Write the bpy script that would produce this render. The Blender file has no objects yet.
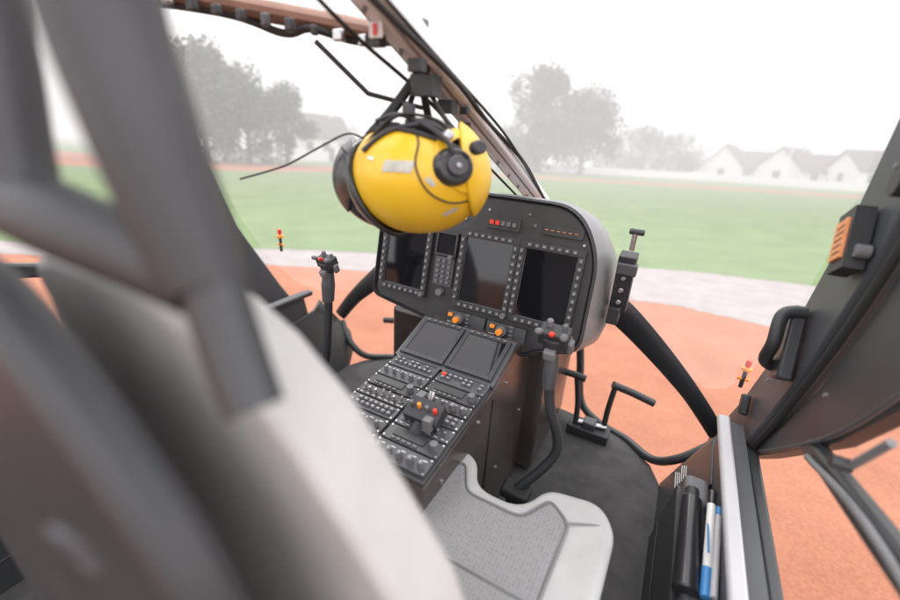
import bpy, bmesh, math, random
from mathutils import Vector, Matrix, noise
random.seed(7)
scene=bpy.context.scene
V=Vector
# ------------------------------------------------------------ materials
def mat(name,col,rough=.5,metal=0.,var=.0,scale=20.,bump=0.,bscale=None,col2=None,spec=.5,coat=0.,detail=4,nr=.5):
    m=bpy.data.materials.new(name); m.use_nodes=True; nt=m.node_tree; b=nt.nodes["Principled BSDF"]
    b.inputs["Base Color"].default_value=(*col,1); b.inputs["Roughness"].default_value=rough
    b.inputs["Metallic"].default_value=metal; b.inputs["Specular IOR Level"].default_value=spec
    b.inputs["Coat Weight"].default_value=coat
    tc=nt.nodes.new("ShaderNodeTexCoord")
    if var>0 or col2:
        n=nt.nodes.new("ShaderNodeTexNoise"); n.inputs["Scale"].default_value=scale; n.inputs["Detail"].default_value=detail; n.inputs["Roughness"].default_value=nr
        nt.links.new(tc.outputs["Object"],n.inputs["Vector"])
        r=nt.nodes.new("ShaderNodeValToRGB")
        r.color_ramp.elements[0].position=.3; r.color_ramp.elements[1].position=.7
        c2=col2 if col2 else tuple(min(1,c*(1+var)) for c in col)
        c1=col if col2 else tuple(c*(1-var) for c in col)
        r.color_ramp.elements[0].color=(*c1,1); r.color_ramp.elements[1].color=(*c2,1)
        nt.links.new(n.outputs["Fac"],r.inputs["Fac"]); nt.links.new(r.outputs["Color"],b.inputs["Base Color"])
    if bump>0:
        n2=nt.nodes.new("ShaderNodeTexNoise"); n2.inputs["Scale"].default_value=bscale or scale*4; n2.inputs["Detail"].default_value=3
        nt.links.new(tc.outputs["Object"],n2.inputs["Vector"])
        bp=nt.nodes.new("ShaderNodeBump"); bp.inputs["Strength"].default_value=bump; bp.inputs["Distance"].default_value=.002
        nt.links.new(n2.outputs["Fac"],bp.inputs["Height"]); nt.links.new(bp.outputs["Normal"],b.inputs["Normal"])
    return m
M={}
M['blk']=mat("black_plastic",(.026,.027,.030),.5,var=.15,scale=8,bump=.25,bscale=900)
M['blkm']=mat("black_composite",(.030,.032,.035),.40,var=.2,scale=5,bump=.2,bscale=600)
M['dgrey']=mat("dark_grey_paint",(.058,.061,.067),.42,var=.12,scale=6,bump=.25,bscale=700)
M['pil']=mat("pillar_paint",(.042,.047,.054),.45,var=.12,scale=4,bump=.3,bscale=500)
M['mgrey']=mat("mid_grey_paint",(.15,.15,.155),.5,var=.1,scale=10,bump=.15,bscale=500)
M['lgrey']=mat("light_grey_paint",(.42,.42,.43),.4,var=.06,scale=6)
M['post']=mat("pale_post_paint",(.76,.77,.79),.4,var=.05,scale=9)
M['shell']=mat("glareshield_shell",(.2,.2,.205),.34,var=.1,scale=5)
M['screen']=mat("screen_glass",(.006,.006,.008),.06,spec=.4)
M['face']=mat("panel_face",(.032,.032,.034),.5,var=.15,scale=30)
M['btn']=mat("button_plastic",(.12,.12,.125),.5)
M['white']=mat("white_marking",(.7,.7,.68),.5)
M['orange']=mat("orange_knob",(.9,.28,.03),.35)
M['red']=mat("red_button",(.65,.04,.02),.35)
M['yel']=mat("helmet_paint",(.68,.42,.014),.38,var=.05,scale=6,coat=.1,bump=.15,bscale=120)
M['decal']=mat("reflective_decal",(.4,.4,.35),.35,var=.15,scale=90)
M['visor']=mat("visor_cover",(.02,.02,.022),.3,coat=.2)
M['rub']=mat("rubber",(.02,.02,.02),.7,bump=.2,bscale=400)
M['foam']=mat("helmet_liner",(.05,.045,.045),.9,bump=.5,bscale=300)
M['seatb']=mat("seat_leather",(.35,.348,.343),.6,var=.07,scale=12,bump=.5,bscale=500)
M['backb']=mat("seat_back_cover",(.37,.367,.36),.7,var=.07,scale=12,bump=.4,bscale=500)
M['seam']=mat("seam_thread",(.16,.16,.16),.8)
M['steel']=mat("steel",(.45,.45,.46),.3,metal=1.)
M['floor']=mat("floor_mat",(.045,.044,.044),.75,var=.3,scale=14,bump=.6,bscale=250)
M['overhead_bounce_brown']=mat("overhead_bounce_brown",(.22,.12,.085),.6,var=.25,scale=9)  # brown-orange reflection painted into the overhead frame's base colour
M['blue']=mat("blue_plastic",(.05,.22,.5),.35)
M['tan']=mat("placard_orange",(.65,.26,.10),.5,var=.2,scale=80)
M['side']=mat("console_side",(.05,.04,.037),.25,var=.3,scale=5)
def grid_cloth():
    m=mat("seat_insert_cloth",(.25,.25,.252),.85); nt=m.node_tree; b=nt.nodes["Principled BSDF"]
    tc=nt.nodes.new("ShaderNodeTexCoord"); v=nt.nodes.new("ShaderNodeTexVoronoi"); v.inputs["Scale"].default_value=140; v.inputs["Randomness"].default_value=.2
    nt.links.new(tc.outputs["Object"],v.inputs["Vector"])
    r=nt.nodes.new("ShaderNodeValToRGB"); r.color_ramp.elements[0].position=.1; r.color_ramp.elements[1].position=.5
    r.color_ramp.elements[0].color=(.105,.105,.11,1); r.color_ramp.elements[1].color=(.205,.205,.205,1)
    nt.links.new(v.outputs["Distance"],r.inputs["Fac"]); nt.links.new(r.outputs["Color"],b.inputs["Base Color"])
    bp=nt.nodes.new("ShaderNodeBump"); bp.inputs["Strength"].default_value=.4; bp.inputs["Distance"].default_value=.002
    nt.links.new(v.outputs["Distance"],bp.inputs["Height"]); nt.links.new(bp.outputs["Normal"],b.inputs["Normal"])
    return m
M['insert']=grid_cloth()
def glass(name,dif=.03):
    m=bpy.data.materials.new(name); m.use_nodes=True; nt=m.node_tree; nt.nodes.clear()
    o=nt.nodes.new("ShaderNodeOutputMaterial"); t=nt.nodes.new("ShaderNodeBsdfTransparent"); g=nt.nodes.new("ShaderNodeBsdfGlossy"); d=nt.nodes.new("ShaderNodeBsdfTranslucent")
    g.inputs["Roughness"].default_value=.05
    m1=nt.nodes.new("ShaderNodeMixShader"); m2=nt.nodes.new("ShaderNodeMixShader")
    m1.inputs[0].default_value=.02; nt.links.new(t.outputs[0],m1.inputs[1]); nt.links.new(g.outputs[0],m1.inputs[2])
    m2.inputs[0].default_value=dif; nt.links.new(m1.outputs[0],m2.inputs[1]); nt.links.new(d.outputs[0],m2.inputs[2])
    nt.links.new(m2.outputs[0],o.inputs[0]); return m
M['glass']=glass("windscreen_glass",.08)
# ------------------------------------------------------------ helpers
H=Matrix.Translation((0,0,.75))@Matrix.Rotation(math.radians(3.5),4,'X')@Matrix.Rotation(math.radians(2.0),4,'Y')
def root(name,m=H):
    e=bpy.data.objects.new(name,None); bpy.context.collection.objects.link(e); e.matrix_world=m; e.empty_display_size=.1; return e
class MB:
    def __init__(s): s.v=[];s.f=[];s.m=[];s.mats=[];s.T=Matrix.Identity(4)
    def mi(s,k):
        if k not in s.mats: s.mats.append(k)
        return s.mats.index(k)
    def add(s,vs,fs,k):
        o=len(s.v); s.v+=[s.T@V(p) for p in vs]; i=s.mi(k)
        for f in fs: s.f.append([o+a for a in f]); s.m.append(i)
    def box(s,c,d,k,rot=None):
        x,y,z=[a/2 for a in d]; c=V(c)
        P=[V((i*x,j*y,l*z)) for i in(-1,1) for j in(-1,1) for l in(-1,1)]
        if rot is not None: P=[rot@p for p in P]
        s.add([c+p for p in P],[(0,1,3,2),(4,6,7,5),(0,4,5,1),(2,3,7,6),(0,2,6,4),(1,5,7,3)],k)
    def cyl(s,a,b,r,k,n=16,r2=None):
        a=V(a);b=V(b);d=(b-a).normalized(); u=d.orthogonal().normalized(); w=d.cross(u); r2=r if r2 is None else r2
        P=[a+(u*math.cos(2*math.pi*i/n)+w*math.sin(2*math.pi*i/n))*r for i in range(n)]+[b+(u*math.cos(2*math.pi*i/n)+w*math.sin(2*math.pi*i/n))*r2 for i in range(n)]
        s.add(P,[(i,(i+1)%n,n+(i+1)%n,n+i) for i in range(n)]+[tuple(range(n))[::-1],tuple(range(n,2*n))],k)
    def prism(s,poly,z0,z1,k):
        n=len(poly); P=[(p[0],p[1],z0) for p in poly]+[(p[0],p[1],z1) for p in poly]
        s.add(P,[(i,(i+1)%n,n+(i+1)%n,n+i) for i in range(n)]+[tuple(range(n))[::-1],tuple(range(n,2*n))],k)
    def frame(s,cx,cy,w,h,t,z0,z1,k):
        s.box((cx,cy+h/2+t/2,(z0+z1)/2),(w+2*t,t,z1-z0),k); s.box((cx,cy-h/2-t/2,(z0+z1)/2),(w+2*t,t,z1-z0),k)
        s.box((cx-w/2-t/2,cy,(z0+z1)/2),(t,h,z1-z0),k); s.box((cx+w/2+t/2,cy,(z0+z1)/2),(t,h,z1-z0),k)
    def ribbon(s,A,B,th,k):
        n=len(A); th=V(th); A=[V(p) for p in A];B=[V(p) for p in B]
        P=A+B+[p+th for p in A]+[p+th for p in B]; F=[]
        for i in range(n-1):
            F+=[(i,i+1,n+i+1,n+i),(2*n+i,3*n+i,3*n+i+1,2*n+i+1),(i,2*n+i,2*n+i+1,i+1),(n+i,n+i+1,3*n+i+1,3*n+i)]
        F+=[(0,n,3*n,2*n),(n-1,3*n-1,4*n-1,2*n-1)]
        s.add(P,F,k)
    def obj(s,name,parent=None,bevel=0,seg=2,smooth=False,sub=0):
        me=bpy.data.meshes.new(name); me.from_pydata([tuple(p) for p in s.v],[],s.f)
        for k in s.mats: me.materials.append(M[k])
        for p,i in zip(me.polygons,s.m): p.material_index=i
        bm=bmesh.new(); bm.from_mesh(me); bmesh.ops.recalc_face_normals(bm,faces=bm.faces); bm.to_mesh(me); bm.free()
        o=bpy.data.objects.new(name,me); bpy.context.collection.objects.link(o)
        if parent: o.parent=parent
        if bevel:
            b=o.modifiers.new("b","BEVEL"); b.width=bevel; b.segments=seg; b.limit_method='ANGLE'; b.angle_limit=math.radians(35)
        if sub:
            q=o.modifiers.new("s","SUBSURF"); q.levels=sub; q.render_levels=sub
        if smooth or bevel:
            for p in me.polygons: p.use_smooth=True
            if not sub: me.set_sharp_from_angle(angle=math.radians(40))
        return o
def catmull(P,k=8):
    P=[V(p) for p in P]; out=[]
    for i in range(len(P)-1):
        p0=P[max(i-1,0)];p1=P[i];p2=P[i+1];p3=P[min(i+2,len(P)-1)]
        for j in range(k):
            t=j/k; out.append(.5*((2*p1)+(p2-p0)*t+(2*p0-5*p1+4*p2-p3)*t*t+(3*p1-p0-3*p2+p3)*t**3))
    out.append(P[-1]); return out
def tube(name,pts,r,k,parent=None,smooth=True,n=12,closed=False,flat=None,kk=8):
    P=catmull(pts,kk) if smooth else [V(p) for p in pts]
    m=len(P); 
    if isinstance(r,(int,float)): R=[r]*m
    else:
        R=[]
        for i in range(m):
            t=i/(m-1)*(len(r)-1); a=int(min(t,len(r)-2)); R.append(r[a]+(r[a+1]-r[a])*(t-a))
    verts=[];faces=[]; d0=(P[1]-P[0]).normalized(); u=d0.orthogonal().normalized()
    for i,p in enumerate(P):
        d=(P[min(i+1,m-1)]-P[max(i-1,0)]).normalized(); u=(u-d*u.dot(d)).normalized(); w=d.cross(u)
        for j in range(n):
            a=2*math.pi*j/n; o=(u*math.cos(a)+w*math.sin(a))*R[i]
            if flat:
                fv=V(flat[0]).normalized(); o=o-fv*o.dot(fv)*(1-flat[1])
            verts.append(p+o)
    for i in range(m-1):
        for j in range(n): faces.append((i*n+j,i*n+(j+1)%n,(i+1)*n+(j+1)%n,(i+1)*n+j))
    faces.append(tuple(range(n))[::-1]); faces.append(tuple(range((m-1)*n,m*n)))
    b=MB(); b.add(verts,faces,k); return b.obj(name,parent,smooth=True)
def mir(p): return (-.2-p[0],p[1],p[2])
def mirp(p): return (-.36-p[0],p[1]-.14,p[2])
# ------------------------------------------------------------ world + sun
w=bpy.data.worlds.new("World"); scene.world=w; w.use_nodes=True; nt=w.node_tree; bg=nt.nodes["Background"]
sky=nt.nodes.new("ShaderNodeTexSky"); sky.sky_type='NISHITA'; sky.sun_disc=False
AZ=math.radians(-40); EL=math.radians(50)
sky.sun_elevation=EL; sky.sun_rotation=AZ; sky.air_density=2; sky.dust_density=6
mx=nt.nodes.new("ShaderNodeMix"); mx.data_type='RGBA'; mx.inputs["Factor"].default_value=.88
nt.links.new(sky.outputs[0],mx.inputs["A"]); mx.inputs["B"].default_value=(26.5,26,26.6,1)
nt.links.new(mx.outputs["Result"],bg.inputs["Color"]); bg.inputs["Strength"].default_value=.15
sl=bpy.data.lights.new("sun","SUN"); sl.energy=1.2; sl.angle=math.radians(22); sl.color=(1,.97,.93)
so=bpy.data.objects.new("sun",sl); bpy.context.collection.objects.link(so)
sd=V((math.sin(AZ)*math.cos(EL),math.cos(AZ)*math.cos(EL),math.sin(EL))); so.rotation_euler=sd.to_track_quat('Z','Y').to_euler()
# ------------------------------------------------------------ exterior
def clay():
    m=mat("running_track_clay",(.265,.102,.055),.9,scale=1.6,col2=(.37,.155,.09),bump=.8,bscale=60,detail=15,nr=.7)
    nt=m.node_tree; b=nt.nodes["Principled BSDF"]; src=b.inputs["Base Color"].links[0].from_socket
    tc=nt.nodes.new("ShaderNodeTexCoord"); n=nt.nodes.new("ShaderNodeTexNoise"); n.inputs["Scale"].default_value=45; n.inputs["Detail"].default_value=6; n.inputs["Roughness"].default_value=.8
    nt.links.new(tc.outputs["Object"],n.inputs["Vector"]); r=nt.nodes.new("ShaderNodeValToRGB"); r.color_ramp.elements[0].position=.36; r.color_ramp.elements[1].position=.62
    r.color_ramp.elements[0].color=(.74,.72,.72,1); r.color_ramp.elements[1].color=(1.08,1.09,1.10,1)
    mm=nt.nodes.new("ShaderNodeMix"); mm.data_type='RGBA'; mm.blend_type='MULTIPLY'; mm.inputs["Factor"].default_value=1
    nt.links.new(n.outputs["Fac"],r.inputs["Fac"]); nt.links.new(src,mm.inputs["A"]); nt.links.new(r.outputs["Color"],mm.inputs["B"]); nt.links.new(mm.outputs["Result"],b.inputs["Base Color"]); return m
M['track']=clay()
M['grassm']=mat("grass_turf",(.085,.135,.052),.9,scale=.9,col2=(.15,.205,.09),bump=.8,bscale=40,detail=15,nr=.72)
M['pathm']=mat("pale_path",(.21,.19,.185),.9,scale=2.5,col2=(.30,.275,.265),detail=15,nr=.7)
M['wallw']=mat("white_render",(.7,.69,.67),.8,var=.05,scale=2)
M['roof']=mat("slate_roof",(.08,.07,.07),.8,var=.15,scale=3)
M['win']=mat("window_glass",(.05,.06,.07),.15)
M['bark']=mat("bark",(.09,.07,.05),.9,var=.3,scale=5)
M['leaf']=mat("leaf",(.035,.055,.028),.8,scale=.8,col2=(.08,.11,.05))
M['car']=mat("white_car_paint",(.6,.6,.62),.3)
def sheet(name,poly,z,k):
    b=MB(); b.add([(p[0],p[1],z) for p in poly],[tuple(range(len(poly)))],k); o=b.obj(name); return o
sheet("ground",[(-900,-900),(900,-900),(900,900),(-900,900)],0,'track')
rj=random.Random(11)
lo=[p[:2] for p in catmull([(-30,-14,0),(-14,-1,0),(-8,3.0,0),(-4,5.2,0),(.2,6.5,0),(2,6.4,0),(10,5.8,0),(40,5,0)],24)]
up=[p[:2] for p in catmull([(-32,-10,0),(-15,.0,0),(-8.5,3.8,0),(-5.3,6.0,0),(-.3,8.7,0),(2.84,9.5,0),(12,10.6,0),(42,11,0)],24)]
lo=[(x,y+rj.uniform(-.03,.03)) for x,y in lo]; up=[(x,y+rj.uniform(-.05,.05)) for x,y in up]
b=MB(); n=len(lo); b.add([(p[0],p[1],.004) for p in lo]+[(p[0],p[1],.004) for p in up],[(i,i+1,n+i+1,n+i) for i in range(n-1)],'pathm'); b.obj("pavement")
far=[p[:2] for p in catmull([(-46,4,0),(-30,18,0),(-22,38,0),(0,52,0),(30,56,0),(62,50,0)],10)]
sheet("grass",list(up)+list(far)[::-1],.008,'grassm')
sheet("grass_verge",[(-300,28),(-44,24),(-27,46),(0,60),(34,65),(75,56),(300,30),(300,600),(-300,600)],.006,'grassm')
def tree(name,x,y,h,wd,seed,nl=5000):
    rnd=random.Random(seed); r=root(name,Matrix.Translation((x,y,0)))
    tr=[(0,0,0),(.1,0,h*.25),(-.1,.1,h*.5),(.1,0,h*.8)]
    tube("trunk",tr,[h*.03,h*.024,h*.016,h*.005],'bark',r,n=8,kk=4)
    cl=[]
    for i in range(22):
        a=rnd.uniform(0,6.28); q=rnd.uniform(.1,.38)*wd; z=h*rnd.uniform(.16,.88); q*=1-.75*max(0,(z/h-.55))/.4
        c=V((math.cos(a)*q,math.sin(a)*q,z)); cl.append((c,wd*rnd.uniform(.12,.24)))
        tube("limb_%d"%i,[(0,0,z*.55),(c.x*.5,c.y*.5,z*.8),tuple(c)],[h*.01,h*.006,h*.002],'bark',r,n=5,kk=3)
    vs=[];fs=[]
    for i in range(nl):
        c,cr=rnd.choice(cl); d=V((rnd.gauss(0,1),rnd.gauss(0,1),rnd.gauss(0,.8))).normalized()*cr*rnd.uniform(.5,1.08)
        p=c+d; s=h*rnd.uniform(.008,.018); nn=V((rnd.gauss(0,1),rnd.gauss(0,1),rnd.gauss(0,1))).normalized(); u=nn.orthogonal().normalized()*s; v=nn.cross(u)
        o=len(vs); vs+=[p-u-v*.6,p+u-v*.6,p+u*.7+v,p-u*.7+v]; fs.append((o,o+1,o+2,o+3))
    b=MB(); b.add(vs,fs,'leaf'); b.obj("foliage",r)
def dirp(az,d): a=math.radians(az); return math.sin(a)*d,math.cos(a)*d
tree("broadleaf_tree",*dirp(-57,50),10.8,9.5,1,8000); tree("broadleaf_tree",*dirp(-52.5,49),9.2,8.5,2,8000); tree("broadleaf_tree",*dirp(-48.3,50),8.0,7.5,3,7000)
tree("broadleaf_tree",*dirp(-63,52),11,9,4)
tree("broadleaf_tree",*dirp(-17.3,74),16,14,5,12000); tree("broadleaf_tree",*dirp(-12.0,76),13,13.5,6,10000); tree("broadleaf_tree",*dirp(-21,80),8,10,16,4000)
tree("broadleaf_tree",*dirp(-5,100),9.5,13,7,8000); tree("broadleaf_tree",*dirp(-1.5,102),8.5,12,8,8000); tree("broadleaf_tree",*dirp(-42,95),7,14,9,3000); tree("broadleaf_tree",*dirp(-8.5,108),6.5,12,19,5000); tree("broadleaf_tree",*dirp(17,122),8,12,21,3000)
def house(name,az,d,wd,dp,hw,hr,yaw):
    x,y=dirp(az,d); r=root(name,Matrix.Translation((x,y,0))@Matrix.Rotation(math.radians(yaw),4,'Z'))
    b=MB(); b.box((0,0,hw/2),(wd,dp,hw),'wallw')
    b.add([(-wd/2,-dp/2,hw),(-wd/2,dp/2,hw),(-wd/2,0,hw+hr)],[(0,1,2)],'wallw'); b.add([(wd/2,-dp/2,hw),(wd/2,dp/2,hw),(wd/2,0,hw+hr)],[(0,1,2)],'wallw'); b.obj("walls",r)
    b=MB(); e=.4
    for s in(-1,1): b.ribbon([(-wd/2-e,s*(dp/2+e),hw-e*hr/dp*2),(-wd/2-e,0,hw+hr+.05)],[(wd/2+e,s*(dp/2+e),hw-e*hr/dp*2),(wd/2+e,0,hw+hr+.05)],(0,0,.18),'roof')
    b.box((wd*.3,0,hw+hr+.4),(.8,.6,1.2),'wallw'); b.obj("roof",r)
    b=MB()
    for i in range(3):
        b.box((-wd*.32+i*wd*.32,-dp/2-.02,hw*.6),(1.1,.1,1.2),'win')
    b.box((-wd/2-.02,0,hw*.6),(.1,1.2,1.2),'win'); b.box((wd*.1,-dp/2-.03,1),(.9,.1,2),'roof'); b.obj("windows",r)
house("white_house",3.5,104,9,7,2.6,3.8,75); house("white_house",6,110,12,7,2.6,3,10); house("white_house",9,104,10,7,2.8,3.4,60); house("white_house",12,102,11,7,2.5,2.6,15); house("white_house",15.5,98,10,8,3,2.8,20); house("white_house",-45,72,8,7,3.5,3,70)
b=MB()
P0=V((*dirp(-22,84),0)); P1=V((*dirp(2,92),0)); P2=V((*dirp(20,84),0))
for A,B in((P0,P1),(P1,P2)):
    L=(B-A).length; k=int(L/3)
    for i in range(k):
        a=A.lerp(B,i/k); c=A.lerp(B,(i+1)/k); mid=(a+c)/2; ang=math.atan2((c-a).y,(c-a).x)
        b.box((mid.x,mid.y,.55),((c-a).length-.12,.12,1.1),'wallw',Matrix.Rotation(ang,3,'Z')); b.box((a.x,a.y,.62),(.2,.2,1.24),'wallw')
b.obj("boundary_wall")
def car(az,d,yaw):
    x,y=dirp(az,d); r=root("parked_car",Matrix.Translation((x,y,0))@Matrix.Rotation(math.radians(yaw),4,'Z'))
    b=MB(); prof=[(-2.1,.35),(2.1,.35),(2.15,.8),(1.3,.95),(.7,1.42),(-1.3,1.45),(-2,.95),(-2.15,.8)]
    b.T=Matrix.Rotation(math.radians(90),4,'X'); b.prism(prof,-.85,.85,'car'); b.obj("body",r,bevel=.08)
    b=MB()
    for sx in(-1.3,1.35):
        for sy in(-.8,.8): b.cyl((sx,sy-.1,.33),(sx,sy+.1,.33),.33,'rub')
    b.box((-.3,0,1.2),(1.9,1.74,.3),'win'); b.obj("wheels_windows",r)
car(-56,52,30); car(-52,54,28)
tube("light_pole",[(*dirp(8.5,90),0),(*dirp(8.9,90),8)],.09,'wallw',smooth=False)
# morning fog over the sports field (absorbs with distance; added emission stands in for scattered daylight)
hz=MB(); hz.T=Matrix.Rotation(math.radians(27.6),4,'Z'); hz.box((0,14+150,25),(560,300,54),'blk'); ho=hz.obj("haze")
m=bpy.data.materials.new("fog"); m.use_nodes=True; nt=m.node_tree; nt.nodes.clear(); o=nt.nodes.new("ShaderNodeOutputMaterial"); va=nt.nodes.new("ShaderNodeVolumeAbsorption"); ve=nt.nodes.new("ShaderNodeEmission"); ad=nt.nodes.new("ShaderNodeAddShader")
FD=.0105
va.inputs["Color"].default_value=(0,0,0,1); va.inputs["Density"].default_value=FD
ve.inputs["Color"].default_value=(1,.965,.965,1); ve.inputs["Strength"].default_value=FD*1.04
nt.links.new(va.outputs[0],ad.inputs[0]); nt.links.new(ve.outputs[0],ad.inputs[1]); nt.links.new(ad.outputs[0],o.inputs["Volume"])
ho.data.materials.clear(); ho.data.materials.append(m)
# ------------------------------------------------------------ helicopter structure
heli=root("helicopter")
b=MB()
fl=[(-.82,-1),( .62,-1),(.62,1.38),(.58,1.47),(.48,1.56),(.36,1.61),(.2,1.63),(-.4,1.63),(-.56,1.61),(-.68,1.56),(-.78,1.47),(-.82,1.38)]
b.prism(fl,-.04,0,'floor'); b.obj("floor",heli,bevel=.006)
for sgn,mf in((1,lambda p:p),(-1,mir)):
    sfx="" if sgn>0 else "_b"
    g=lambda L:[mf(p) for p in L]
    gp=g if sgn>0 else (lambda L:[mirp(p) for p in L])
    b=MB()
    b.ribbon(gp([(.74,1.60,.10),(.76,1.42,.40),(.765,1.25,.70),(.765,1.15,1.0),(.76,1.10,1.28),(.74,1.0,1.42)]),gp([(.74,1.34,.16),(.76,1.18,.42),(.765,1.03,.72),(.765,.95,.95),(.76,.88,1.25),(.74,.78,1.42)]),(sgn*.05,0,0),'pil')
    b.obj("front_pillar"+sfx,heli,bevel=.012,seg=3)
    if sgn>0:
        b=MB()
        b.ribbon(gp([(.78,1.24,.33),(.785,1.00,.70),(.785,.92,.92),(.78,.85,1.22),(.76,.75,1.40)]),gp([(.78,1.13,.42),(.785,.86,.665),(.785,.72,.84),(.78,.58,1.08),(.76,.45,1.32)]),(sgn*.04,0,0),'blkm')
        b.obj("door_frame"+sfx,heli,bevel=.01,seg=3)
        tube("door_seal"+sfx,gp([(.775,1.32,.2),(.775,1.10,.55),(.775,.94,.9),(.77,.83,1.3)]),.009,'rub',heli)
        tube("door_seal_inner"+sfx,gp([(.776,1.13,.425),(.776,.865,.66),(.776,.725,.835),(.776,.585,1.075)]),.004,'dgrey',heli)
        tube("rail_trim",g([(.77,.87,.612),(.77,.5,.71),(.77,-.3,.758)]),.006,'mgrey',heli)
    b=MB()
    b.ribbon(gp([(.775,.92,.625),(.775,.5,.73),(.775,-.3,.78)]),gp([(.775,.94,.585),(.775,.5,.685),(.775,-.3,.73)]),(sgn*.03,0,0),'blkm')
    b.ribbon(gp([(.76,1.25,.385),(.76,.7,.38),(.76,-.3,.38)]),gp([(.76,1.25,.32),(.76,.7,.32),(.76,-.3,.32)]),(sgn*.03,0,0),'blkm')
    b.obj("door_rail"+sfx,heli,bevel=.008)
    b=MB()
    b.ribbon(g([(.605,1.14,-.01),(.605,.6,-.01),(.605,-.9,-.01)]),g([(.625,1.10,.26),(.625,.6,.26),(.625,-.9,.26)]),(sgn*.012,0,0),'blkm')
    b.ribbon(g([(.70,1.28,.08),(.70,.6,.08),(.70,-.9,.08)]),g([(.70,1.22,.40),(.70,.6,.40),(.70,-.9,.40)]),(sgn*.012,0,0),'dgrey')
    b.ribbon(g([(.61,1.12,.08),(.61,-.9,.08)]),g([(.715,1.12,.08),(.715,-.9,.08)]),(0,0,.01),'blk')
    b.ribbon(g([(.612,1.10,-.01),(.618,1.40,-.01),(.68,1.51,.03),(.74,1.55,.09)]),g([(.695,1.10,.30),(.698,1.27,.32),(.72,1.32,.33),(.75,1.36,.33)]),(sgn*.012,0,0),'blkm')
    b.obj("side_wall"+sfx,heli,bevel=.003)
    b=MB(); b.ribbon(g([(.686,1.26,.402),(.686,-.3,.402)]),g([(.716,1.26,.405),(.716,-.3,.405)]),(0,0,.02),'lgrey' if sgn>0 else 'blkm'); b.obj("sill_trim"+sfx,heli,bevel=.006)
    b=MB(); b.ribbon(g([(.717,1.26,.395),(.717,-.3,.395)]),g([(.752,1.26,.395),(.752,-.3,.395)]),(0,0,.012),'dgrey'); b.obj("sill_top"+sfx,heli)
    tube("nose_beam"+sfx,g([(.24,1.47,.64),(.36,1.46,.575),(.50,1.475,.46),(.64,1.48,.33),(.75,1.49,.20)]),[.05,.055,.045,.034,.03],'blkm',heli,flat=((0,1,.3),.35))
    tube("chin_lip"+sfx,g([(.2,1.63,.46),(.235,1.645,.25),(.27,1.645,.06),(.36,1.62,0.0),(.48,1.57,0.0),(.58,1.48,.02),(.66,1.46,.08),(.75,1.50,.16)]),.016,'blkm',heli)
    b=MB(); A=g([(-.1,1.9,.55),(-.1,1.60,.90),(-.1,1.1,1.12),(-.1,.62,1.33)]); B=g([(.35,1.75,.5),(.38,1.52,.86),(.4,1.15,1.14),(.4,.75,1.38)]); C_=gp([(.74,1.56,.2),(.765,1.25,.74),(.76,1.15,1.0),(.76,1.1,1.3)])
    P=[V(p) for L in(A,B,C_) for p in L]; b.add(P,[(r*4+i,r*4+i+1,r*4+i+5,r*4+i+4) for r in(0,1) for i in range(3)],'glass')
    b.obj("windscreen"+sfx,heli,smooth=True,sub=2)
    b=MB(); b.ribbon(g([(.77,-.3,0),(.77,-.3,1.4)]),g([(.77,-.42,0),(.77,-.42,1.4)]),(sgn*.05,0,0),'pil'); b.obj("rear_pillar"+sfx,heli,bevel=.01)
    b=MB(); b.ribbon(gp([(.74,1.0,1.40),(.74,-1,1.42)]),gp([(.66,1.0,1.42),(.66,-1,1.44)]),(0,0,.05),'pil'); b.obj("roof_rail"+sfx,heli,bevel=.01)
b=MB(); b.box((-.1,1.40,.26),(.6,.44,.50),'side'); b.obj("nose_box",heli,bevel=.02,seg=3)
# roof: aft panel plus frame strips; unseen overhead window bays left open to brighten the cabin
b=MB(); b.box((-.1,-.85,1.46),(1.5,.4,.05),'lgrey'); b.box((-.1,.40,1.45),(1.5,.07,.05),'dgrey'); b.box((-.1,-.15,1.462),(.14,1.0,.045),'dgrey'); b.obj("roof",heli,bevel=.01)
b=MB(); b.ribbon([(-.06,-.9,2.62),(-.1,2.5,2.62),(-.10,5.9,2.50)],[(-.36,-.9,2.62),(-.38,2.5,2.62),(-.40,5.9,2.50)],(0,0,.03),'mgrey'); b.obj("rotor_blade",heli,bevel=.008)
# centre post
cp=[V((0,1.60,.855)),V((0,1.1,1.075)),V((0,.58,1.30)),V((-.01,.30,1.41))]
def off(dx,dz): return [p+V((dx,dz*.4,dz)) for p in cp]
b=MB(); b.ribbon(off(-.040,.004),off(-.026,.004),(0,.02,.045),'dgrey'); b.ribbon(off(-.024,-.004),off(.004,-.004),(0,.02,.05),'post'); b.obj("centre_post_rail",heli,bevel=.005)
b=MB(); b.ribbon(off(.005,.004),off(.015,.004),(0,.02,.04),'blkm'); b.ribbon(off(.016,-.004),off(.036,-.004),(0,.014,.03),'post'); b.obj("centre_post_web",heli,bevel=.004)
tube("post_cable",[(.03,1.55,.88),(.045,1.2,1.05),(.035,.95,1.15),(.05,.75,1.22),(.03,.5,1.31),(.03,.3,1.38)],.005,'rub',heli)
tube("post_cable",[(.035,1.58,.87),(.05,1.3,.99),(.055,1.0,1.13),(.04,.7,1.25),(.05,.4,1.35)],.003,'rub',heli)
tube("post_cable",[(-.03,1.45,.90),(-.045,1.1,1.06),(-.04,.8,1.19),(-.055,.6,1.27),(-.03,.4,1.34)],.0035,'rub',heli)
b=MB()
for i in range(12):
    t=i/11; p=cp[0].lerp(cp[2],t); b.cyl(p+V((-.01,-.004,-.012)),p+V((-.01,.004,.006)),.004,'mgrey',n=8)
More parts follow.
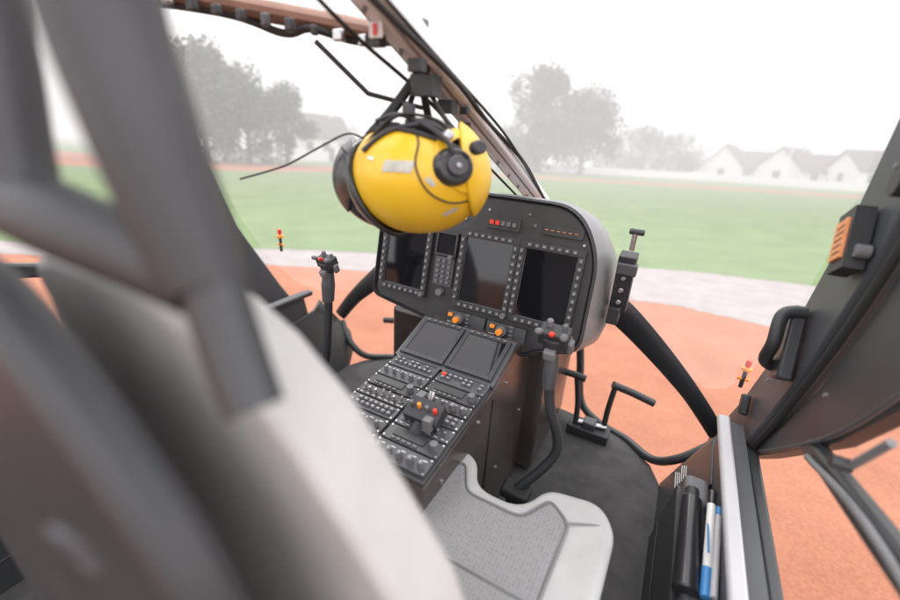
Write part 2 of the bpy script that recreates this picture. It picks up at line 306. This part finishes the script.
for p,s in(((.01,.72,1.205),.035),((.012,.80,1.175),.025),((-.02,.62,1.26),.018),((.03,.66,1.23),.02),((.0,.9,1.14),.018),((-.035,.76,1.20),.014),((.03,.84,1.17),.014)): b.box(p,(s*1.3,s,s),'blk')
b.box((-.01,.605,1.272),(.026,.003,.022),'white'); b.box((-.01,.602,1.272),(.008,.003,.016),'red')
b.obj("post_fittings",heli,bevel=.002)
tube("curtain_rod",[(-.19,.66,1.27),(-.12,.72,1.19),(-.03,.78,1.17),(0,.74,1.22)],.0045,'rub',heli,smooth=False)
tube("overhead_frame",[(0,.70,1.275),(-.16,.70,1.30),(-.35,.62,1.325),(-.60,.48,1.35),(-.94,.40,1.35)],[.02,.03,.03,.03,.03],'overhead_bounce_brown',heli,flat=((0,0,1),.6))
tube("overhead_wiring",[(0,.69,1.27),(-.13,.70,1.275),(-.2,.66,1.29),(-.27,.66,1.285),(-.36,.60,1.31),(-.6,.47,1.33)],.007,'rub',heli)
b=MB()
rn=random.Random(5)
for i in range(9): b.box((-.10-.04*i,.685-.018*i,1.273+.006*i),(.010+rn.random()*.014,.012,.012+rn.random()*.01),rn.choice(['blk','dgrey','steel']))
b.obj("overhead_clips",heli,bevel=.003)
# pillar fittings (right)
rx=Matrix.Rotation(math.radians(-28),3,'X')
b=MB(); b.box((.745,1.02,.985),(.03,.07,.115),'blk',rx); b.box((.728,1.02,.985),(.006,.048,.075),'tan',rx)
for i in range(5): b.box((.7245,1.028-.006*i,1.008-.011*i),(.001,.034,.002),'face',rx)
b.cyl((.76,.92,1.10),(.735,.92,1.10),.022,'blk'); b.cyl((.76,.97,.98),(.74,.97,.98),.012,'mgrey')
for p in((.758,1.22,.58),(.758,1.0,1.12),(.775,.92,.72)): b.cyl(p,(p[0]-.006,p[1],p[2]),.005,'mgrey',n=10)
b.obj("pillar_placard",heli,bevel=.003)
tube("grab_handle",[(.755,1.14,.80),(.715,1.13,.79),(.71,1.10,.73),(.715,1.13,.67),(.755,1.15,.65)],.014,'blk',heli)
b=MB(); b.box((.745,1.13,.725),(.03,.06,.17),'blkm',rx); b.box((.745,1.3,.45),(.02,.04,.06),'blk',rx);b.obj("handle_base",heli,bevel=.006)
b=MB()
for i in range(6):
    tt=.40+.04*i; L=.075-.012*(i%3); b.box((.615+.082*tt-.004,1.30-.04*tt-(.075-L)/2,.31*tt),(.002,L,.003),'white')
b.obj("placard_text",heli)
for nm,p in(("probe",(.745,1.42,.44)),("probe_b",(-.99,1.2,.60))):
    b=MB(); p=V(p); b.cyl(p,p+V((0,0,.06)),.006,'blk'); b.cyl(p+V((0,0,.06)),p+V((0,0,.07)),.014,'orange'); b.cyl(p+V((.0,0,.073)),p+V((0,0,.095)),.008,'red'); b.cyl(p+V((-.016,0,.03)),p+V((.016,0,.03)),.005,'orange'); b.obj(nm,heli,bevel=.002)
b=MB(); b.cyl((.765,.72,.71),(.765,.66,.80),.006,'mgrey'); b.cyl((.765,.715,.715),(.74,.715,.715),.01,'blk'); b.obj("window_latch",heli,smooth=True)
# ------------------------------------------------------------ instrument panel
t=math.radians(12); ip=root("instrument_panel")
PT=Matrix(((1,0,0,0),(0,math.sin(t),-math.cos(t),1.10),(0,math.cos(t),math.sin(t),.75),(0,0,0,1)))
def rpoly(pts,r,k=6):
    out=[];n=len(pts)
    for i in range(n):
        p=V((*pts[i],0));a=V((*pts[i-1],0));c=V((*pts[(i+1)%n],0)); rr=r[i] if isinstance(r,list) else r
        d1=(a-p);d2=(c-p); q=min(rr,d1.length*.49,d2.length*.49); A=p+d1.normalized()*q; B=p+d2.normalized()*q
        for j in range(k+1):
            s=j/k; x=A*(1-s)**2+p*2*s*(1-s)+B*s*s; out.append((x.x,x.y))
    return out
outl=rpoly([(-.385,-.155),(-.18,-.185),(-.15,-.215),(.16,-.215),(.19,-.19),(.30,-.165),(.295,.10),(.22,.21),(-.28,.21),(-.385,.12)],[.03,.02,.02,.02,.02,.05,.12,.08,.08,.05])
b=MB(); b.T=PT; b.prism(outl,-.03,0,'face'); b.obj("face",ip,bevel=.004)
b=MB(); n=len(outl)
rings=[(outl,-.004),([(x*1.012,y*1.02) for x,y in outl],.010),([(x*1.03+.002,y*1.04+.002) for x,y in outl],.006),([(x*1.05+.006,y*1.06+.004) for x,y in outl],-.03),([(x*1.08+.014,y*1.04) for x,y in outl],-.14),([(x*1.07+.018,y*.86) for x,y in outl],-.26),([(x*.95+.01,y*.6-.02) for x,y in outl],-.36)]
P=[];F=[]
for L,z in rings: P+=[(x,y,z) for x,y in L]
for r in range(len(rings)-1):
    for i in range(n): F.append((r*n+i,r*n+(i+1)%n,(r+1)*n+(i+1)%n,(r+1)*n+i))
F.append(tuple(range((len(rings)-1)*n,len(rings)*n)))
b.T=PT; b.add(P,F[:2*n],'blk'); b.add(P,F[2*n:],'shell'); so_=b.obj("glareshield",ip,smooth=True)
b=MB(); b.T=PT
rb=random.Random(9)
def display(cx,cy,w_,h_):
    b.frame(cx,cy,w_,h_,.018,.001,.016,'face'); b.box((cx,cy,.006),(w_,h_,.006),'screen')
    b.frame(cx,cy,w_-.004,h_-.004,.002,.0092,.0105,'btn')
    for i in range(9):
        y=cy-h_/2+h_*(i+.5)/9
        for s in(-1,1): b.box((cx+s*(w_/2+.009),y,.018),(.009,.011,.006),'btn'); b.box((cx+s*(w_/2+.009),y,.0215),(rb.uniform(.003,.006),.0013,.0012),'white')
    for i in range(7):
        x=cx-w_/2+w_*(i+.5)/7
        for s in(-1,1): b.box((x,cy+s*(h_/2+.009),.018),(.011,.009,.006),'btn'); b.box((x,cy+s*(h_/2+.009),.0215),(rb.uniform(.003,.006),.0013,.0012),'white')
    b.cyl((cx+w_/2+.009,cy-h_/2-.009,.016),(cx+w_/2+.009,cy-h_/2-.009,.03),.008,'btn')
display(0,-.008,.145,.195); display(.182,-.008,.145,.195); display(-.278,-.008,.145,.195)
b.frame(-.137,.055,.06,.06,.006,.001,.014,'face'); b.box((-.137,.055,.006),(.06,.06,.006),'screen'); b.cyl((-.115,.018,.0),(-.115,.018,.024),.007,'btn')
b.box((-.137,-.03,.004),(.066,.09,.008),'dgrey')
for i in range(5):
    for j in range(3): b.box((-.156+.019*j,-.062+.016*i,.011),(.011,.009,.006),'btn'); 
b.cyl((-.137,-.095,0),(-.137,-.095,.022),.011,'btn')
b.box((.03,.142,.004),(.10,.034,.008),'face')
for i,k in enumerate(['red','red','btn','btn','orange']): b.box((-.005+.017*i,.142,.010),(.012,.012,.004),k if k!='orange' else 'btn')
b.box((.20,.145,.004),(.11,.026,.008),'face')
for i in range(6): b.box((.155+.016*i,.145,.009),(.009,.002,.002),'tan')
for x,y in((-.09,.14),(-.16,.13),(-.2,.15),(.12,.15),(-.02,.175),(.1,.178),(.26,.12),(.28,-.13),(-.36,-.12)):
    b.cyl((x,y,0),(x,y,.004),.0045,'steel',n=8)
b.box((-.035,-.165,.006),(.125,.05,.014),'dgrey'); b.box((.095,-.165,.006),(.12,.05,.014),'dgrey')
for cx in(-.055,.085):
    b.cyl((cx,-.16,.013),(cx,-.16,.030),.016,'btn'); b.cyl((cx,-.16,.03),(cx,-.16,.046),.009,'orange'); b.box((cx-.03,-.153,.016),(.014,.010,.01),'orange')
    for i in range(4): b.box((cx+.028,-.178+.012*i,.016),(.012,.007,.007),'btn')
    b.box((cx-.03,-.176,.014),(.02,.002,.002),'white')
for i in range(6): b.box((.20+.014*i,-.152,.003),(.009,.006,.008),'btn')
b.obj("displays_and_controls",ip,bevel=.0012,seg=1)
b=MB(); b.box((.365,1.22,.76),(.045,.05,.17),'blk',Matrix.Rotation(.12,3,'X')); b.box((.37,1.185,.81),(.05,.03,.03),'dgrey'); b.cyl((.37,1.19,.86),(.37,1.19,.91),.007,'steel'); b.cyl((.355,1.19,.91),(.392,1.19,.91),.008,'blk'); b.box((.36,1.20,.67),(.03,.05,.05),'blk')
for i in range(3): b.cyl((.365,1.193,.71+.035*i),(.365,1.186,.71+.035*i),.008,'steel',n=10)
b.obj("side_device",ip,bevel=.004)
# ------------------------------------------------------------ centre console
cc=root("centre_console")
a1=math.radians(20); T1=Matrix(((1,0,0,0),(0,math.cos(a1),-math.sin(a1),.935),(0,math.sin(a1),math.cos(a1),.555),(0,0,0,1)))
a2=math.radians(5); T2=Matrix(((1,0,0,0),(0,math.cos(a2),-math.sin(a2),.70),(0,math.sin(a2),math.cos(a2),.507),(0,0,0,1)))
b=MB()
sidep=[(1.20,.60),(1.0,.575),(.87,.528),(.53,.495),(.50,.40),(.52,0),(1.2,0)]
P=[(-.15,y,z) for y,z in sidep]+[(.15,y,z) for y,z in sidep]; n=len(sidep)
b.add(P,[(i,(i+1)%n,n+(i+1)%n,n+i) for i in range(n)]+[tuple(range(n)),tuple(range(n,2*n))],'side'); b.obj("body",cc,bevel=.006)
b=MB()
for y,z in((.95,.50),(.95,.2),(.6,.45),(.6,.15),(.78,.48),(1.12,.5),(1.12,.3)): b.cyl((.15,y,z),(.1535,y,z),.006,'steel',n=10)
b.box((.1515,.86,.33),(.003,.003,.34),'blk'); b.box((.1515,.70,.40),(.003,.28,.003),'blk'); b.obj("side_fasteners",cc)
b=MB(); b.T=T1
b.box((0,0,.008),(.30,.165,.016),'dgrey')
for cx in(-.071,.071):
    b.frame(cx,0,.112,.12,.012,.017,.024,'face'); b.box((cx,0,.019),(.112,.12,.006),'screen')
    for i in range(6): b.box((cx-.05+.02*i,.066,.026),(.010,.006,.004),'btn')
b.T=T2
b.box((0,-.005,.006),(.296,.33,.012),'face')
def module(cx,cy,w_,h_,kind):
    b.box((cx,cy,.015),(w_-.004,h_-.004,.008),rb.choice(['dgrey','dgrey','face']))
    for sx in(-1,1):
        for sy in(-1,1): b.cyl((cx+sx*(w_/2-.006),cy+sy*(h_/2-.006),.018),(cx+sx*(w_/2-.006),cy+sy*(h_/2-.006),.021),.0025,'steel',n=6)
    if kind=='keys':
        nx=int((w_-.02)/.015); ny=max(1,int((h_-.012)/.014))
        for i in range(nx):
            for j in range(ny):
                if rb.random()<.1: continue
                x=cx-(nx-1)*.0075+.015*i; y=cy-(ny-1)*.007+.014*j
                b.box((x,y,.022),(.0105,.009,.007),'btn'); b.box((x,y,.0262),(rb.uniform(.003,.006),.002,.001),'white')
    elif kind=='knobs':
        nx=int((w_-.01)/.026)
        for i in range(nx):
            rr=rb.choice([.0055,.0075,.009])
            x=cx-(nx-1)*.013+.026*i; b.cyl((x,cy-.004,.018),(x,cy-.004,.034),rr,'btn',n=12,r2=rr*.8); b.box((x,cy+.0115,.0195),(.011,.0022,.001),'white'); b.box((x,cy-.004,.0345),(.0015,.007,.0012),'white')
    elif kind=='disp':
        b.box((cx-.01,cy+.004,.02),(w_*.55,h_*.5,.004),'face')
        b.cyl((cx+w_*.36,cy,.018),(cx+w_*.36,cy,.036),.009,'btn',n=14)
        for i in range(5): b.box((cx-w_*.3+i*.014,cy-h_*.34,.021),(.009,.006,.005),'btn')
    elif kind=='sw':
        nx=int((w_-.01)/.018)
        for i in range(nx):
            dy=rb.choice([-.005,.006])
            x=cx-(nx-1)*.009+.018*i; b.cyl((x,cy-.002,.018),(x+.001,cy+dy,.034),.0025,'steel',n=8,r2=.0035); b.cyl((x,cy-.002,.018),(x,cy-.002,.022),.005,'btn',n=8); b.box((x,cy-.013,.0195),(.009,.002,.001),'white')
rows=[(.135,.05,'keys','keys'),(.085,.045,'knobs','disp'),(.04,.042,'disp','knobs'),(-.003,.04,'sw','keys'),(-.045,.042,'keys','sw'),(-.09,.045,'knobs','disp'),(-.138,.048,'sw','knobs')]
for y,h_,k1,k2 in rows: module(-.073,y,.142,h_,k1); module(.073,y,.142,h_,k2)
b.cyl((.02,.135,.018),(.02,.135,.03),.006,'red',n=10)
b.obj("control_heads",cc,bevel=.0008,seg=1)
# ------------------------------------------------------------ seats
def seat(cx,name="pilot_seat"):
    r=root(name); hw=.225
    pl=[(-hw,.22),(hw,.22),(hw+.01,.70),(hw-.03,.755),(.085,.735),(.05,.655),(-.05,.655),(-.085,.735),(-hw+.03,.755),(-hw-.01,.70)]
    pl=rpoly([(x+cx,y) for x,y in pl],[.03,.03,.05,.04,.03,.04,.04,.03,.04,.05],5)
    b=MB(); b.prism(pl,.30,.425,'seatb'); b.obj("cushion",r,bevel=.032,seg=5)
    pi=rpoly([(cx-.135,.25),(cx+.135,.25),(cx+.15,.66),(cx+.10,.70),(cx+.06,.625),(cx-.06,.625),(cx-.10,.70),(cx-.15,.66)],.02,4)
    b=MB(); b.prism(pi,.40,.4315,'insert'); b.obj("cushion_insert",r,bevel=.012,seg=3)
    L=[(x,y,.4275) for x,y in pi]; tube("piping",L+[L[0]],.0028,'seam',r,smooth=False,n=6)
    tube("cross_seam",[(cx-.14,.47,.432),(cx,.47,.434),(cx+.14,.47,.432)],.002,'seam',r,n=6)
    for s in(-1,1): tube("bolster_seam",[(cx+s*.14,.655,.43),(cx+s*.2,.69,.424),(cx+s*.225,.70,.41)],.002,'seam',r,n=6)
    b=MB(); b.prism(rpoly([(cx-.2,.2),(cx+.2,.2),(cx+.2,.68),(cx-.2,.68)],.03),.24,.299,'blkm')
    for s in(-1,1): b.box((cx+s*.16,.45,.12),(.04,.42,.235),'dgrey'); b.box((cx+s*.16,.45,.014),(.06,.6,.02),'steel')
    b.obj("pan_and_rails",r,bevel=.005)
    prof=[(.30,.24,.20),(.45,.235,.205),(.60,.215,.205),(.79,.16,.20),(.87,.125,.185),(.935,.10,.165),(.985,.065,.145),(1.01,.045,.115),(1.022,.04,.07)]
    dx=cx-.26
    o1=[(c+dx+hx,z) for z,c,hx in prof]+[(c+dx-hx,z) for z,c,hx in prof][::-1]
    Tb=Matrix(((1,0,0,0),(0,-.08,1,.27),(0,1,0,0),(0,0,0,1)))
    b=MB(); b.T=Tb; b.prism(o1,-.04,.03,'backb'); b.obj("back_cushion",r,bevel=.028,seg=5)
    sh=rpoly([(x+dx-.07,z-.02) for x,z in [(-.14,1.07),(.06,1.08),(.16,1.06),(.24,1.01),(.33,.92),(.37,.80),(.38,.45),(.02,.45),(-.16,.80),(-.20,1.0)]],.04)
    b=MB(); b.T=Matrix(((1,0,0,0),(0,0,1,.085),(0,1,0,0),(0,0,0,1))); b.prism(sh,-.02,.02,'blk'); b.obj("back_shell",r,bevel=.014,seg=3)
    return r
seat(.26); seat(-.50)
hr=root("headrest_frame")
tube("upright_a",[(.155,.15,1.28),(.167,.144,1.198),(.203,.137,1.12),(.234,.134,1.055)],[.031,.030,.027,.023],'blk',hr,n=24)
tube("stub",[(.236,.135,1.062),(.252,.13,1.03),(.276,.123,.994)],[.0175,.0175,.0165],'blkm',hr,n=24)
tube("upright_b",[(.03,.14,1.30),(.052,.138,1.2),(.08,.12,1.12),(.10,.11,1.085)],.018,'blk',hr,n=20)
tube("cross_tube",[(.04,.11,1.09),(.12,.115,1.08),(.19,.128,1.065),(.232,.134,1.057)],[.022,.024,.022,.021],'blk',hr,n=20)
rc=V((.255,.04,.96)); ru=V((.8,.2,-.2)).normalized(); rw=V((0.15,-.2,.95)).normalized()
tube("strap_ring",[rc+ru*math.cos(a)*.010+rw*math.sin(a)*.020 for a in [i*math.pi/5 for i in range(11)]],.002,'dgrey',hr,kk=3)
# ------------------------------------------------------------ cyclic sticks
def cyclic(p,sc):
    r=root("cyclic_stick"); G=[V(q) for q in p]
    tube("stick",[G[1],G[2],G[3],G[4]],.0125,'blkm',r)
    up_=(G[0]-G[1]).normalized()
    tube("grip",[G[1]+up_*-.02,G[1]+up_*.03,G[1]+up_*.075,G[0]],[.019,.022,.017,.022],'dgrey',r,n=16,flat=((1,0,0),.8))
    b=MB(); T=Matrix.Translation(G[0])@Matrix.Scale(sc,4)@Matrix.Translation(-G[0]); b.T=T
    tl=Matrix.Rotation(.35,3,'X')
    b.box(G[0]+V((0,-.004,.012)),(.055,.034,.03),'blk',tl); b.cyl(G[0]+V((0,0,-.02)),G[0]+V((0,-.004,.012)),.018,'blk',r2=.024)
    b.cyl(G[0]+V((-.022,-.018,.02)),G[0]+V((-.025,-.036,.028)),.006,'mgrey'); b.cyl(G[0]+V((.0,-.018,.02)),G[0]+V((0,-.036,.028)),.005,'red'); b.cyl(G[0]+V((.020,-.018,.02)),G[0]+V((.022,-.034,.026)),.007,'btn')
    b.cyl(G[0]+V((-.012,-.0,.022)),G[0]+V((-.012,-.004,.042)),.006,'mgrey'); b.cyl(G[0]+V((.014,-.0,.022)),G[0]+V((.016,-.002,.038)),.005,'btn'); b.box(G[0]+V((.030,.0,-.004)),(.012,.018,.026),'btn',tl); b.box(G[0]+V((0,-.020,-.02)),(.022,.016,.022),'mgrey',tl)
    b.obj("grip_head",r,bevel=.005,seg=3)
    b=MB(); b.box(G[4]+V((0,0,-.005)),(.075,.055,.03),'rub'); b.cyl(G[4]+V((0,0,-.26)),G[4]+V((0,0,-.02)),.035,'rub',r2=.022); b.obj("boot",r,bevel=.008)
cyclic([(.275,.88,.70),(.28,.875,.60),(.29,.885,.52),(.322,.90,.38),(.25,.84,.265)],1.25)
cyclic([(-.39,.86,.75),(-.392,.855,.66),(-.405,.86,.56),(-.44,.87,.4),(-.50,.85,.265)],1.0)
def collective(x,y):
    r=root("collective_lever")
    tube("lever",[(x,y-.38,.24),(x,y-.2,.36),(x,y-.06,.47),(x+.01,y,.53)],[.014,.014,.017,.019],'blk',r)
    b=MB(); c=V((x+.012,y+.01,.55)); rt=Matrix.Rotation(.5,3,'X'); b.box(c,(.085,.05,.034),'blk',rt)
    for i,k in enumerate(['btn','orange','btn','red']): b.cyl(c+V((-.03+.02*i,-.008,.016)),c+V((-.03+.02*i,-.012,.029)),.005,k,n=10)
    b.box(c+V((-.03,.03,.012)),(.02,.025,.02),'btn'); b.box(c+V((.025,-.03,.0)),(.02,.02,.03),'btn'); b.cyl(c+V((.0,.02,.02)),c+V((0,.03,.04)),.008,'steel',n=10); b.obj("head",r,bevel=.005,seg=3)
collective(.055,.655); collective(-.69,.66)
def pedals(mf):
    r=root("rudder_pedals"); g=lambda L:[mf(p) for p in L]
    tube("arm_1",g([(.285,1.50,.0),(.275,1.52,.12),(.25,1.53,.24)]),.011,'blk',r); tube("bar_1",g([(.20,1.53,.245),(.25,1.53,.245),(.285,1.53,.24)]),.014,'blk',r,smooth=False)
    tube("arm_2",g([(.39,1.53,.0),(.388,1.54,.12),(.395,1.55,.235)]),.011,'blk',r); tube("bar_2",g([(.385,1.55,.24),(.46,1.575,.215),(.54,1.59,.19)]),.015,'blk',r,smooth=False)
    b=MB(); b.box(mf((.335,1.515,.02)),(.16,.07,.04),'blk'); b.box(mf((.335,1.515,.05)),(.05,.05,.04),'dgrey'); b.cyl(mf((.27,1.51,.05)),mf((.40,1.53,.05)),.01,'steel'); b.obj("pivot",r,bevel=.005)
pedals(lambda p:p); pedals(mir)
# ------------------------------------------------------------ helmet
HC=V((.03,.70,1.03))
toC=(V((.46,0,1.15))-HC).normalized(); Rr=V((.874,.482,.053)); Uu=Rr.cross(-toC).normalized(); Uu=Uu if Uu.z>0 else -Uu
Rr=toC.cross(Uu).normalized(); Rr=Rr if Rr.x>0 else -Rr
HS=Matrix.Translation(HC+Uu*.012-Rr*.004)@Matrix.Scale(.87,4,Uu)@Matrix.Scale(.94,4)@Matrix.Translation(-HC)   # slightly flattened helmet
hm=root("flight_helmet",H@HS)
def cap(name,dirv,r,ang,k,scale=(1,1,1),c=HC,th=.006,seg=40,rings=20,a0=0,par=None):
    d=dirv.normalized(); q=d.to_track_quat('Z','Y'); P=[];F=[]
    for i in range(rings+1):
        a=a0+(ang-a0)*i/rings
        for j in range(seg):
            bb=2*math.pi*j/seg; v=q@V((math.sin(a)*math.cos(bb),math.sin(a)*math.sin(bb),math.cos(a)))
            P.append(c+V((v.x*scale[0],v.y*scale[1],v.z*scale[2]))*r)
    for i in range(rings):
        for j in range(seg): F.append((i*seg+j,i*seg+(j+1)%seg,(i+1)*seg+(j+1)%seg,(i+1)*seg+j))
    b=MB(); b.add(P,F,k); o=b.obj(name,par or hm,smooth=True)
    s=o.modifiers.new("s","SOLIDIFY"); s.thickness=th; s.offset=-1; return o,P,seg
def patch(name,cx,cy,w_,h_,rot,r,k,N=8,sk=0):
    P=[];F=[]
    for i in range(N+1):
        for j in range(N+1):
            x=(i/N-.5)*w_; y=(j/N-.5)*h_+sk*x; X=cx+x*math.cos(rot)-y*math.sin(rot); Y=cy+x*math.sin(rot)+y*math.cos(rot)
            v=(Rr*X+Uu*Y+toC*math.sqrt(max(.0001,r*r-X*X-Y*Y))).normalized(); P.append(HC+V((v.x,v.y*1.04,v.z*.97))*r)
    for i in range(N):
        for j in range(N): F.append((i*(N+1)+j,(i+1)*(N+1)+j,(i+1)*(N+1)+j+1,i*(N+1)+j+1))
    b=MB(); b.add(P,F,k); b.obj(name,hm,smooth=True)
def arc(name,pts,r,rad,k):
    P=[]
    for X,Y in pts:
        v=(Rr*X+Uu*Y+toC*math.sqrt(max(.0001,r*r-X*X-Y*Y))).normalized(); P.append(HC+V((v.x,v.y*1.04,v.z*.97))*r)
    tube(name,P,rad,k,hm,n=8)
crown=(-Uu*.88-Rr*.35+toC*.30).normalized()
o,P,sg=cap("shell",crown,.135,math.radians(108),'yel',a0=.001,scale=(1,1.04,.97))
rim=P[-sg:]; tube("edge_roll",rim+[rim[0],rim[1]],.006,'rub',hm,n=8,kk=2)
cap("liner",crown,.122,math.radians(102),'foam',a0=.001,th=.01)
ear=(toC*.86+Rr*.42+Uu*.12).normalized()
def disc(c,d,r,h,k,nm,bev=.004,r2=None):
    b=MB(); b.cyl(c,c+d.normalized()*h,r,k,n=32,r2=r2); return b.obj(nm,hm,bevel=bev,seg=3)
ec=HC+ear*.118
disc(ec,ear,.044,.030,'visor',"ear_cup",r2=.034); disc(ec+ear*.03,ear,.020,.006,'dgrey',"ear_cup_cap"); disc(ec+ear*.036,ear,.005,.003,'steel',"ear_screw",bev=.001)
disc(ec+ear*.012+Rr*.040+Uu*.036,ear,.014,.02,'blk',"visor_pivot"); disc(ec+ear*.01-Rr*.012+Uu*.058,ear,.010,.020,'steel',"mic_pivot"); disc(ec+ear*.004-Rr*.045+Uu*.03,ear,.008,.014,'blk',"snap")
cap("ear_surround",(toC*.75+Rr*.66+Uu*.25),.139,math.radians(29),'yel',a0=math.radians(19),th=.012)
cap("brow",(Rr*.92+Uu*.12+toC*.12),.143,math.radians(48),'yel',a0=math.radians(3),th=.008)
arc("shell_joint",[(-.02,.118),(.0,.07),(-.005,.02),(.015,-.03),(.055,-.055),(.10,-.05)],.137,.0018,'rub')
arc("visor_track",[(-.10,.05),(-.06,.085),(-.02,.10),(.02,.105)],.139,.005,'blk')
cap("visor_cover",(-Rr*.80-Uu*.30-toC*.42),.150,math.radians(54),'visor',a0=.001,th=.012)
cap("inner_cheek_pad",(Rr*.45+Uu*.85-toC*.1),.124,math.radians(42),'foam',a0=.001,th=.02)
patch("decal",-.035,.018,.05,.024,-.35,.1362,'decal',sk=.3); patch("decal_2",.02,-.012,.02,.01,-.9,.1362,'decal')
patch("label",-.085,.035,.012,.006,-.3,.1362,'white'); patch("seam_tape",.055,-.075,.03,.008,.5,.1362,'decal')
hook=HC+Uu*.23+Rr*.005
tube("strap_1",[HC-Rr*.09+Uu*.09+toC*.05,HC-Rr*.05+Uu*.14+toC*.04,hook],.007,'rub',hm,flat=(toC,.35)); tube("strap_2",[HC+Rr*.02+Uu*.12-toC*.06,HC+Rr*.01+Uu*.17,hook],.008,'rub',hm)
tube("strap_3",[HC+Rr*.10+Uu*.06+toC*.04,HC+Rr*.05+Uu*.12+toC*.02,hook-Uu*.02],.005,'rub',hm)
tube("chin_strap",[HC-Rr*.10+Uu*.06+toC*.06,HC-Rr*.04+Uu*.115+toC*.09,HC+Rr*.03+Uu*.11+toC*.08,HC+Rr*.07+Uu*.07+toC*.09],.006,'rub',hm,flat=(Uu,.5))
tube("mic_boom",[ec+ear*.02,ec+Uu*.05+ear*.03-Rr*.02,HC+Uu*.12-Rr*.03+toC*.07,HC+Uu*.11-Rr*.08+toC*.05],.005,'blk',hm)
tube("comm_cord",[HC-Rr*.10+Uu*.07,HC-Rr*.14+Uu*.09,HC-Rr*.2+Uu*.06,HC-Rr*.27+Uu*.02,HC-Rr*.36-Uu*.01],.0022,'rub',hm)
b=MB(); b.box(hook+V((0,0,-.01)),(.03,.02,.05),'blk'); b.box(hook+V((0,0,.045)),(.02,.02,.09),'blkm'); b.box(HC+Uu*.10-Rr*.055+toC*.06,(.035,.025,.016),'blk'); b.box(HC+Uu*.135-Rr*.02+toC*.03,(.02,.02,.03),'dgrey'); b.obj("hook",hm,bevel=.004)
# second, black helmet hanging just behind the yellow one
h2=root("flight_helmet",H@HS); c2=HC-Rr*.066-Uu*.008-toC*.10
o,P,sg=cap("shell",(-Uu*.9-Rr*.3-toC*.2),.126,math.radians(110),'visor',a0=.001,c=c2,par=h2)
rim=P[-sg:]; tube("edge_roll",rim+[rim[0],rim[1]],.006,'rub',h2,n=8,kk=2)
cap("visor",(-Rr*.9+Uu*.1+toC*.2),.131,math.radians(45),'visor',a0=.001,c=c2,par=h2)
tube("strap",[c2-Rr*.08+Uu*.08,c2+Uu*.15,hook-toC*.04],.006,'rub',h2); tube("strap",[c2+Rr*.08+Uu*.08,c2+Rr*.04+Uu*.15,hook-toC*.04],.006,'rub',h2)
# ------------------------------------------------------------ door pocket items
b=MB(); 
dp=root("door_pocket"); b.box((.662,.80,.22),(.05,.5,.16),'dgrey'); b.box((.662,1.045,.27),(.056,.10,.09),'mgrey'); b.obj("pocket",dp,bevel=.014,seg=3)
fl_=root("water_bottle"); b=MB(); b.cyl((.645,.74,.30),(.645,.98,.33),.026,'visor',n=24,r2=.022); b.cyl((.645,.98,.33),(.645,1.01,.334),.016,'blk'); b.obj("bottle",fl_,bevel=.004)
pn=root("marker_pen"); b=MB(); b.cyl((.678,.80,.325),(.68,.95,.36),.009,'white',n=14); b.cyl((.677,.74,.311),(.678,.80,.325),.010,'blue',n=14); b.cyl((.680,.95,.36),(.681,.985,.368),.0095,'visor',n=14); b.box((.674,.86,.352),(.004,.09,.004),'blue'); b.obj("pen_body",pn,bevel=.0015)
pn=root("marker_pen"); b=MB(); b.cyl((.69,.74,.32),(.695,.93,.355),.007,'lgrey',n=14); b.cyl((.695,.93,.355),(.696,.95,.359),.0075,'blue',n=14); b.obj("pen_body",pn,bevel=.0015)
# ------------------------------------------------------------ camera
C=V((.46,0,1.15)); R=V((.874,.482,.053)).normalized(); F=V((-.427,.8165,-.388)).normalized(); F=(F-R*F.dot(R)).normalized(); U=R.cross(F)
cam=bpy.data.cameras.new("camera"); co=bpy.data.objects.new("camera",cam); bpy.context.collection.objects.link(co)
Mx=Matrix(((R.x,U.x,-F.x,C.x),(R.y,U.y,-F.y,C.y),(R.z,U.z,-F.z,C.z),(0,0,0,1)))
co.matrix_world=H@Mx; cam.lens=17; cam.sensor_width=36; cam.clip_start=.01; cam.clip_end=3000
cam.dof.use_dof=True; cam.dof.focus_distance=1.2; cam.dof.aperture_fstop=1.35
scene.camera=co
scene.view_settings.view_transform='Standard'; scene.view_settings.look='None'; scene.view_settings.exposure=0
